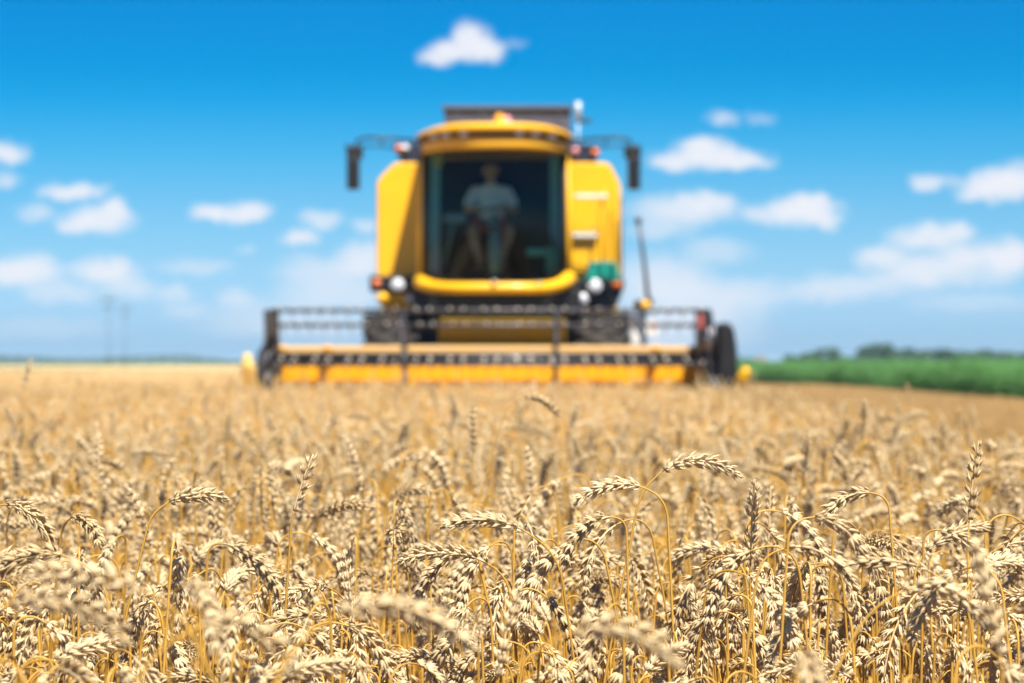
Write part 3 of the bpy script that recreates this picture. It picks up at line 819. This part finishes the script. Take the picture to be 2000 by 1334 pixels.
    crown(MB().prism_z(plan(.86, 34.20, 36.0, .50), 3.588, 3.724, .035), .03, 4).build('roof_brow', mat('amber_brow_paint', (.72, .36, .008), .4, 0, .3), roof)
    for px in (846, 870, 906, 1015, 1046, 1078):
        x = X(px, 34.3); t = (x - xc) / .9; y = 34.215 + .50 * abs(t) ** 2.6
        MB().box((x, y, 3.757 - .045 * abs(t) ** 5), (.085, .07, .056), .012).build('work_light', M['lamp'], roof)
    b = MB(); b.lathe((X(976, 34.5), 34.5, 3.885), (0, 0, 1), [(0, .06), (.02, .065), (.09, .058), (.12, .03), (.125, .001)], 16); b.build('beacon', mat('amber_beacon', (.85, .38, .02), .15, 0, .6), roof)
    b = MB(); b.lathe((X(990, 34.5), 34.52, 3.885), (0, 0, 1), [(0, .05), (.02, .055), (.07, .05), (.10, .02), (.103, .001)], 16); b.build('beacon', M['pinklens'], roof)
    b = MB(); b.ball((X(1013, 34.2), 34.26, 3.845), .03, 14); b.build('roof_bolt', M['bolt'], roof)
    # smile shaped yellow beam under the windscreen
    pts, rr = [], []
    for i in range(25):
        t = -1 + 2 * i / 24; f = front(t * 1.04)
        pts.append((xc + (hw + .07) * t, f.y - .10, 1.965 + (.13 if t > 0 else .08) * abs(t) ** 7)); rr.append(.064 + .025 * abs(t) ** 5)
    MB().tube(pts, rr, 14, 1., 1.).build('front_beam', M['yellow'], comb)
    pl = MB()
    for t in (-1, 1):
        pl.tube([(xc + t * (hw + .055), yf + bul + .10, 2.0), (xc + t * (hw + .045), yf + bul + .12, 2.8), (xc + t * (hw + .02), yf + bul + .14, 3.6)], .045, 10)
        pl.build('cab_pillar', M['yellow'], comb); pl = MB()
    bm_ = MB(); bm_.ball((X(965, 34.2), 34.24, Z(551, 34.2)), .03, 14); bm_.ball((X(1052, 34.3), 34.27, Z(553, 34.3)), .026, 14); bm_.build('beam_bolt', M['bolt'], comb)
cab_parts()

def lights_and_mirrors():
    d = 35.3
    b = MB(); b.box(((X(722, d) + X(820, d)) / 2, d + .1, Z(554, d)), (X(820, d) - X(722, d), .24, .20), .03); lb = b.build('light_bar', M['black'], comb)
    def lamp(px, py, r, m, par, dd, nm):
        MB().lathe((X(px, dd), dd, Z(py, dd)), (0, -1, 0), [(-.02, r * 1.08), (.03, r * 1.08), (.032, r), (.045, r * .8), (.055, .001)], 20).build(nm, M[m], par)
    lamp(736, 553, .045, 'orange', lb, d - .02, 'indicator'); lamp(777, 557, .072, 'lamp', lb, d - .02, 'headlight')
    y = MB(); y.box(((X(738, d) + X(815, d)) / 2, d + .15, Z(582, d)), (X(815, d) - X(738, d), .2, .13), .05); y.ball((X(747, d), d + .03, Z(582, d)), .075, 14); yl = y.build('step_bracket', M['yellow'], comb)
    lamp(801, 584, .05, 'lamp', yl, d + .03, 'fog_light')
    b = MB(); b.prism([(X(1110, d), Z(600, d)), (X(1108, d), Z(546, d)), (X(1216, d), Z(540, d)), (X(1221, d), Z(556, d)), (X(1214, d), Z(575, d)), (X(1203, d), Z(602, d))], d, d + .3, .03); rb = b.build('light_bar', M['black'], comb)
    lamp(1205, 555, .05, 'orange', rb, d - .02, 'indicator'); lamp(1161, 559, .078, 'lamp', rb, d - .17, 'headlight'); lamp(1138, 584, .062, 'lamp', rb, d - .12, 'fog_light')
    # mirrors on long arms
    d = 35.0
    for s in (-1, 1):
        g = (lambda p: p) if s < 0 else (lambda p: 1930 - p - 2)
        a = MB()
        a.tube([(X(g(830), d), d + .2, Z(274, d)), (X(g(770), d), d, Z(271, d)), (X(g(718), d), d, Z(268, d)), (X(g(698), d), d, Z(274, d)), (X(g(692), d), d, Z(296, d))], .018, 8)
        a.tube([(X(g(800), d), d + .2, Z(292, d)), (X(g(745), d), d, Z(286, d)), (X(g(700), d), d, Z(285, d))], .012, 6)
        a.tube([(X(g(745), d), d, Z(270, d)), (X(g(745), d), d, Z(287, d))], .012, 6)
        am = a.build('mirror_arm', M['black'], comb)
        h = MB(); h.box((X(g(690), d), d - .02, Z(338, d)), (.155, .12, .40), .03); h.box((X(g(693), d), d - .02, Z(298, d)), (.20, .11, .16), .035)
        h.tube([(X(g(686), d), d, Z(292, d)), (X(g(676) if s < 0 else 1250, d), d, Z(284, d))], .03, 8)
        gl_ = MB().box((X(g(690), d), d + .045, Z(338, d)), (.13, .012, .34), .004)
        build_mixed('mirror', [(h, M['black']), (gl_, M['chrome'])], am)
    # ladder and rail at the operator's side
    d = 35.75; l = MB()
    for px in (1112, 1206): l.tube([(X(px, d), d, Z(545, d)), (X(px, d), d, Z(380, d)), (X(px + (3 if px < 1150 else -3), d), d + .1, Z(364, d))], .013, 8)
    l.tube([(X(1176, d), d, Z(545, d)), (X(1172, d), d, Z(420, d)), (X(1182, d), d, Z(366, d))], .014, 8)
    l.tube([(X(1112, d), d, Z(440, d)), (X(1206, d), d, Z(452, d))], .008, 6)
    ld = l.build('ladder', mat('ochre_rail_paint', (.60, .36, .01), .4, 0, .3), comb)
    for px0, px1, py in ((1122, 1186, 384), (1118, 1166, 460)):
        MB().box(((X(px0, d) + X(px1, d)) / 2, d - .03, Z(py, d)), (X(px1, d) - X(px0, d), .10, .05), .015).build('tread', M['white'], ld)
    p = MB(); p.tube([(X(1214, d), d + .1, Z(560, d)), (X(1214, d), d + .1, Z(386, d))], .014, 8); p.build('grab_pole', M['steel'], comb)
lights_and_mirrors()

def wheel(cx, cy, r, w, par):
    t = MB(); c = (cx - w / 2, cy, r)
    t.lathe(c, (1, 0, 0), [(.02, r * .56), (0, r * .62), (.0, r * .86), (w * .12, r * .95), (w * .3, r * .97), (w * .7, r * .97), (w * .88, r * .95), (w, r * .86), (w, r * .62), (w - .02, r * .56)], 40)
    n = 22
    for k in range(n):
        for s in (-1, 1):
            a = 2 * math.pi * (k + (.5 if s > 0 else 0)) / n
            for q in range(3):
                aa = a + q * .10; xx = cx + s * w * (.44 - q * .15)
                t.box((xx, cy + math.cos(aa) * r * .975, r + math.sin(aa) * r * .975), (w * .2, .085, .07), .012, (aa - math.pi / 2, 0, s * .0))
    o = t.build('wheel', M['rubber'], par)
    rm = MB(); rm.lathe(c, (1, 0, 0), [(w * .1, r * .56), (w * .2, r * .50), (w * .42, r * .44), (w * .45, r * .15), (w * .40, .001)], 30); rm.build('rim', M['yellow'], o)
    rm = MB(); rm.lathe((cx + w / 2, cy, r), (-1, 0, 0), [(w * .1, r * .56), (w * .2, r * .50), (w * .42, r * .44), (w * .45, r * .15), (w * .40, .001)], 30); rm.build('rim', M['yellow'], o)
wheel(X(766, 35.3), 35.4, .84, .62, comb)
wheel(X(1176, 35.3), 35.4, .84, .62, comb)
wheel(X(790, 39.8), 39.9, .55, .40, comb)
wheel(X(1150, 39.8), 39.9, .55, .40, comb)

def header_parts():
    d = 32.0; xl, xr = X(512, d), X(1392, d); xm = (xl + xr) / 2
    # feeder house joins header and machine
    f = MB(); f.prism_x([(33.50, .75), (32.98, Z(622, 33)), (33.4, Z(624, 33.4)), (35.2, 1.57), (35.2, .95)], X(856, 33), X(1106, 33), .03)  # front face leaned over so that its shape keeps the sun off
    f.build('feeder_house', mat('shaded_yellow_paint', (.36, .23, .012), .5, 0, 0, (.30, .20, .03), 4), comb)  # machine yellow darkened to olive, the feeder's shade put into the colour
    # back sheet: main body of the header
    b = MB(); b.prism_x([(32.75, .28), (32.72, Z(694, 32.7)), (32.86, Z(694, 32.7)), (32.9, .28)], xl + .1, xr - .1, .008)
    b.box((xm, 32.4, .30), (xr - xl - .2, .9, .05), .01)
    for k in range(19):
        b.box((xl + .25 + k * (xr - xl - .5) / 18, 32.715, .62), (.05, .05, .60), .01)
    hd = b.build('header', M['header_yellow'], comb)
    t = MB(); t.prism_x([(32.69, Z(694, 32.6)), (32.69, Z(680, 32.6)), (32.80, Z(675, 32.7)), (32.95, Z(677, 32.7)), (32.95, Z(694, 32.7))], xl + .1, xr - .1, .012); t.build('top_beam', M['dusty'], hd)
    # auger with flighting in the trough
    a = MB(); ac = (32.35, .62); a.tube([(xl + .15, *ac), (xr - .15, *ac)], .17, 18)
    for s, x0, x1 in ((1, xl + .15, xm - .45), (-1, xr - .15, xm + .45)):
        nst = 150; vs = []; fs = []
        for i in range(nst + 1):
            u = i / nst; x = x0 + (x1 - x0) * u; g = s * 2 * math.pi * abs(x - x0) / .45
            for rr in (.16, .28): vs.append((x, ac[0] + math.cos(g) * rr, ac[1] + math.sin(g) * rr))
            for rr in (.28, .16): vs.append((x + .006, ac[0] + math.cos(g) * rr, ac[1] + math.sin(g) * rr))
        for i in range(nst):
            for q in range(4): fs.append((i * 4 + q, i * 4 + (q + 1) % 4, i * 4 + 4 + (q + 1) % 4, i * 4 + 4 + q))
        a.add(vs, fs, True)
    a.build('auger', M['yellow'], hd)
    c = MB(); c.box((xm, 31.85, .27), (xr - xl - .2, .12, .05), .01)
    for k in range(64):
        x = xl + .15 + k * (xr - xl - .3) / 63; c.prism_z([(x - .015, 31.8), (x + .015, 31.8), (x, 31.62)], .255, .285)
    c.build('cutter_bar', M['steel'], hd)
    # end sheets with their divider tips
    for s, x in ((-1, xl), (1, xr)):
        e = MB(); e.prism_x([(31.5, .25), (31.45, .62), (31.9, Z(690, 32)), (32.6, Z(672, 32.6)), (33.0, Z(668, 32.6)), (33.0, .25)], x - .045, x + .045, .012)
        e.build('end_sheet', M['black'], hd)
    v = MB(); dd = 30.9; v.tube([(X(512, 31.6), 31.6, .5), (X(488, 31.1), 31.1, Z(752, 31.1)), (X(484, dd), dd, Z(718, dd)), (X(484, dd), dd - .08, Z(697, dd))], [.10, .085, .07, .04], 14); v.ball((X(484, dd), dd - .08, Z(697, dd)), .042, 12)
    v.build('crop_divider', mat('faded_yellow_plastic', (.82, .56, .16), .4, 0, .2), hd)
    v = MB(); v.tube([(X(1425, 31.6), 31.6, .45), (X(1442, 31.1), 31.1, Z(760, 31.1)), (X(1451, dd), dd, Z(738, dd)), (X(1455, dd), dd - .06, Z(726, dd))], [.09, .075, .065, .05], 14); v.ball((X(1455, dd), dd - .06, Z(726, dd)), .052, 12)
    v.build('crop_divider', M['yellow'], hd)
    # reel
    yc, zc, rr = 31.95, Z(702, 32), .575
    rt = MB(); rt.tube([(xl + .1, yc, zc), (xr - .1, yc, zc)], .074, 16)
    bl = MB()
    xs = []
    x = xl + .22
    while x < xr - .2:
        xs.append(x); xs.append(x + .145 if len(xs) % 4 else x + .16); x += .365
    for q in xs: bl.ball((q, yc - .074, zc + .008), .026, 10)
    build_mixed('reel_tube', [(rt, M['black']), (bl, M['bolt'])], hd)
    for k in range(5):
        th = R(67 + 72 * k); y, z = yc - math.cos(th) * rr, zc + math.sin(th) * rr
        if k == 1: z -= .0
        m = MB(); m.tube([(xl + .12, y, z), (xr - .12, y, z)], .019, 10)
        q = xl + .2
        while q < xr - .15:
            m.tube([(q, y, z), (q, y + .02, z - .07), (q, y + .04, z - .14)], .0028, 5); m.box((q, y, z - .02), (.03, .05, .04), .006)
            q += .15
        g = MB()
        for j, q in enumerate(xs):
            g.ball((q + (.02 if k == 1 else 0), y - .014, z + .014), .019, 10)
        build_mixed('reel_bat', [(m, M['steel']), (g, M['bolt'])], hd)
    for j, px in enumerate((524, 790, 1085, 1378)):
        x = X(px, d); s_ = MB()
        for k in range(5):
            th = R(67 + 72 * k); th2 = R(67 + 72 * (k + 1)); e = Vector((x, yc - math.cos(th) * rr, zc + math.sin(th) * rr)); e2 = Vector((x, yc - math.cos(th2) * rr, zc + math.sin(th2) * rr))
            s_.tube([(x, yc, zc), e], .030, 6); s_.tube([e, e2], .013, 6)
        s_.lathe((x - .03, yc, zc), (1, 0, 0), [(0, .10), (.06, .10)], 18)
        s_.build('reel_spider', M['steel'], hd)
    # reel arms and cylinders at both ends
    l = MB(); l.prism([(X(503, d), Z(735, d)), (X(512, d), Z(690, d)), (X(522, d), Z(640, d)), (X(525, d), Z(604, d)), (X(539, d), Z(604, d)), (X(540, d), Z(650, d)), (X(543, d), Z(690, d)), (X(550, d), Z(735, d))], 31.9, 32.4, .02)
    l.build('reel_arm', mat('brown_black_paint', (.032, .026, .022), .5, 0, 0, (.06, .045, .03), 6), hd)
    r = MB(); r.prism([(X(1366, d), Z(735, d)), (X(1368, d), Z(604, d)), (X(1386, d), Z(604, d)), (X(1392, d), Z(640, d)), (X(1402, d), Z(660, d)), (X(1404, d), Z(735, d))], 31.7, 32.9, .02)
    ra = r.build('reel_arm', M['black'], hd)
    MB().box((X(1369, 31.6), 31.66, Z(628, 31.6)), (.055, .05, .15), .01).build('sticker', mat('dull_red_sticker', (.42, .10, .09), .5), hd)
    MB().tube([(X(1386, 31.6), 31.64, Z(682, 31.6)), (X(1383, 31.6), 31.64, Z(640, 31.6))], .03, 10).build('cylinder', M['chrome'], hd)
    MB().tube([(X(1396, 31.6), 31.64, Z(690, 31.6)), (X(1392, 31.6), 31.64, Z(636, 31.6))], .035, 10).build('cylinder', M['steel'], hd)
    g = MB(); dd = 31.9
    g.prism([(X(1400, dd), .35), (X(1400, dd), Z(640, dd)), (X(1408, dd), Z(630, dd)), (X(1420, dd), Z(630, dd)), (X(1430, dd), Z(642, dd)), (X(1436, dd), Z(680, dd)), (X(1437, dd), Z(720, dd)), (X(1436, dd), .35)], dd - .3, dd + .9, .035)
    g.build('drive_guard', M['black'], hd)
    # pole, bracket, tank and warning board behind the header
    m = MB(); dd = 33.2; m.tube([(X(1266, dd), dd, Z(590, dd)), (X(1258, dd), dd, Z(510, dd)), (X(1246, dd), dd, Z(424, dd))], [.026, .022, .022], 8); m.tube([(X(1247, dd), dd, Z(436, dd)), (X(1246, dd), dd, Z(424, dd))], .034, 8)
    m.build('marker_pole', M['steel'], hd)
    m = MB(); m.box((X(1250, dd), dd + .02, Z(598, dd)), (.14, .16, .13), .03, (0, .3, 0)); m.box((X(1268, dd), dd + .02, Z(590, dd)), (.09, .14, .09), .02); m.tube([(X(1258, dd), dd, Z(600, dd)), (X(1258, dd), dd, .9)], .03, 8); yc_ = MB().lathe((X(1260, dd), dd - .05, Z(596, dd)), (0, -1, 0), [(-.02, .055), (.04, .055), (.06, .03), (.062, .001)], 16)
    build_mixed('pole_bracket', [(m, M['black']), (yc_, M['yellow'])], hd)
    m = MB(); m.box((X(1242, dd), dd + .1, Z(643, dd)), (.105, .10, .36), .03); m.build('white_post', M['white'], hd)
    m = MB(); m.box((X(1272, dd), dd, Z(641, dd)), (.135, .03, .17), .008); m2 = MB(); m2.box((X(1276, dd), dd - .018, Z(636, dd)), (.07, .006, .07), .002, (0, .5, 0)); build_mixed('warning_board', [(m, M['white']), (m2, M['red'])], hd)
    for px in (550, 640, 1281):
        m = MB(); m.lathe((X(px, 32.55), 32.6, Z(682, 32.6)), (0, -1, 0), [(-.03, .05), (.03, .05), (.05, .035), (.055, .001)], 14); m.build('reflector', mat('amber_reflector', (.75, .36, .02), .25, 0, .5), hd)
header_parts()

# green cloth hung on the rail beside the lamps
def cloth():
    d = 35.2; vs, fs = [], []; n, mrow = 22, 10
    for j in range(mrow + 1):
        v = j / mrow
        for i in range(n + 1):
            u = i / n; xx = 1148 + (1203 - 1148) * u + (u - .5) * 14 * v ** 1.5; py = 513 + 36 * v + 2.5 * math.sin(u * 9) * v - 2 * math.sin(u * 3.1)
            fold = .035 * math.sin(u * 17 + v * 2) * (.3 + v) + .02 * math.sin(u * 31)
            vs.append((X(xx, d), d - .05 + fold, Z(py, d)))
    for j in range(mrow):
        for i in range(n): a = j * (n + 1) + i; fs.append((a, a + 1, a + n + 2, a + n + 1))
    o = MB().add(vs, fs, True).build('cloth', M['green_cloth'])
    sd = o.modifiers.new('thick', 'SOLIDIFY'); sd.thickness = .02
    tag(o, 'green cloth hanging over the rail by the right headlight of the harvester', 'cloth')
cloth()

# ------------------------------------------------------------------ driver
def blend_body(name, chains, m, parent=None, voxel=.006, smooth=4):
    """tapered limbs fused into one continuous skin"""
    mb = MB()
    for pts, rad in chains:
        mb.tube(pts, rad, 14)
        mb.ball(pts[0], rad[0] * .99, 14); mb.ball(pts[-1], rad[-1] * .99, 14)
    o = mb.build(name, m, parent)
    rm = o.modifiers.new('fuse', 'REMESH'); rm.mode = 'VOXEL'; rm.voxel_size = voxel; rm.use_smooth_shade = True
    sm = o.modifiers.new('smooth', 'SMOOTH'); sm.iterations = smooth; sm.factor = .5
    return o
def person():
    x = CX - .05; y = 35.6
    p = thing('person', 'driver in a pale T-shirt and red shorts sitting at the wheel in the cab', 'person', (x, y, 2.7)); p.scale = (.95, .95, .95)
    V = lambda a, b, c: Vector((x + a, y + b, c))
    head = V(0, -.10, 3.43)
    ch = [([V(0, .02, 2.80), V(0, .0, 2.95), V(0, -.02, 3.10), V(0, -.02, 3.20)], [.15, .145, .16, .11]),
          ([V(-.15, -.01, 3.18), V(.15, -.01, 3.18)], [.065, .065]),
          ([V(0, -.04, 3.2), V(0, -.08, 3.34)], [.058, .052]),
          ([head + Vector((0, .012, .035)), head + Vector((0, .012, .045))], [.088, .086]),
          ([head + Vector((0, -.018, -.03)), head + Vector((0, -.030, -.075))], [.066, .044]),
          ([head + Vector((0, -.085, .012)), head + Vector((0, -.107, -.022))], [.010, .015]),                     # nose
          ([head + Vector((-.028, -.090, -.055)), head + Vector((.028, -.090, -.055))], [.007, .007])]              # lips
    for s in (-1, 1):
        ch.append(([head + Vector((s * .088, .015, .02)), head + Vector((s * .092, .022, -.022))], [.015, .010]))  # ear
        ch.append(([head + Vector((s * .018, -.082, .034)), head + Vector((s * .05, -.076, .034))], [.010, .009])) # brow
        sh, el = V(s * .20, -.02, 3.17), V(s * .31, -.14, 2.95)
        wr = V(s * .165, -.44, 2.95)
        ch.append(([sh, sh.lerp(el, .5), el], [.062, .052, .043])); ch.append(([el, el.lerp(wr, .4), wr], [.042, .042, .028]))
        pm = V(s * .155, -.50, 2.955)
        ch.append(([wr, wr.lerp(pm, .5), pm + Vector((0, -.015, 0))], [.026, .034, .034]))
        for f, (dx, ln) in enumerate(((-.030, .9), (-.010, 1.), (.010, .95), (.030, .78))):                          # fingers close over the rim
            b0 = pm + Vector((dx, -.03, .012)); b1 = b0 + Vector((0, -.034 * ln, -.002)); b2 = b1 + Vector((0, -.012, -.030 * ln)); b3 = b2 + Vector((0, .020, -.018 * ln))
            ch.append(([b0, b1, b2, b3], [.0095, .009, .0085, .007]))
        t0 = pm + Vector((-s * .030, .012, -.005)); ch.append(([t0, t0 + Vector((-s * .022, -.022, -.018)), t0 + Vector((-s * .018, -.05, -.030))], [.012, .010, .008]))
        hip, kn, an = V(s * .10, -.02, 2.76), V(s * .235, -.46, 2.66), V(s * .125, -.60, 2.27)
        ch.append(([hip, hip.lerp(kn, .5), kn], [.098, .085, .062])); ch.append(([kn, kn.lerp(an, .3), an], [.058, .060, .036]))
        ch.append(([an, an + Vector((s * .02, -.14, -.06)), an + Vector((s * .03, -.2, -.07))], [.036, .036, .026]))
    body = blend_body('body', ch, M['skin'], p)
    ts = [([V(0, .02, 2.78), V(0, .0, 2.95), V(0, -.02, 3.10), V(0, -.02, 3.19)], [.170, .165, .178, .12]), ([V(-.16, -.01, 3.18), V(.16, -.01, 3.18)], [.078, .078])]
    for s in (-1, 1):
        sh, el = V(s * .20, -.02, 3.17), V(s * .31, -.14, 2.95); ts.append(([sh, sh.lerp(el, .35), sh.lerp(el, .62)], [.080, .076, .074]))
    blend_body('t_shirt', ts, M['shirt'], p, .010)
    ss = [([V(-.08, .02, 2.77), V(.08, .02, 2.77)], [.155, .155])]
    for s in (-1, 1):
        hip, kn = V(s * .10, -.02, 2.76), V(s * .235, -.46, 2.66); ss.append(([hip, hip.lerp(kn, .5), hip.lerp(kn, .74)], [.112, .104, .092]))
        an = V(s * .125, -.60, 2.27)
        blend_body('shoe', [([an + Vector((0, .03, -.07)), an + Vector((s * .02, -.14, -.075)), an + Vector((s * .03, -.2, -.085))], [.045, .046, .036])], M['shoe'], p, .010)
    blend_body('shorts', ss, M['shorts'], p, .010)
    blend_body('hair', [([head + Vector((0, .03, .055)), head + Vector((0, .022, .066))], [.092, .088]), ([head + Vector((0, .06, .01)), head + Vector((0, .05, -.05))], [.066, .05])], M['hair'], p, .008)
    for s in (-1, 1):
        MB().ball(head + Vector((s * .032, -.078, .012)), .0115, 10).build('eye', M['dark_glass'], p)
person()

# ------------------------------------------------------------------ summer haze over the plain
HAZE = .00019
hz = MB().box((0, 7400, 5.2), (18400, 15600, 12.6)).build('haze', bpy.data.materials.new('haze'))
hm = hz.data.materials[0]; hm.use_nodes = True; hm.node_tree.nodes.clear()
ho = hm.node_tree.nodes.new('ShaderNodeOutputMaterial'); hv = hm.node_tree.nodes.new('ShaderNodeVolumePrincipled')
hv.inputs['Color'].default_value = (.55, .80, 1, 1); hv.inputs['Density'].default_value = HAZE
hm.node_tree.links.new(hv.outputs[0], ho.inputs['Volume'])
tag(hz, 'pale summer haze lying over the plain', None, None, 'stuff')
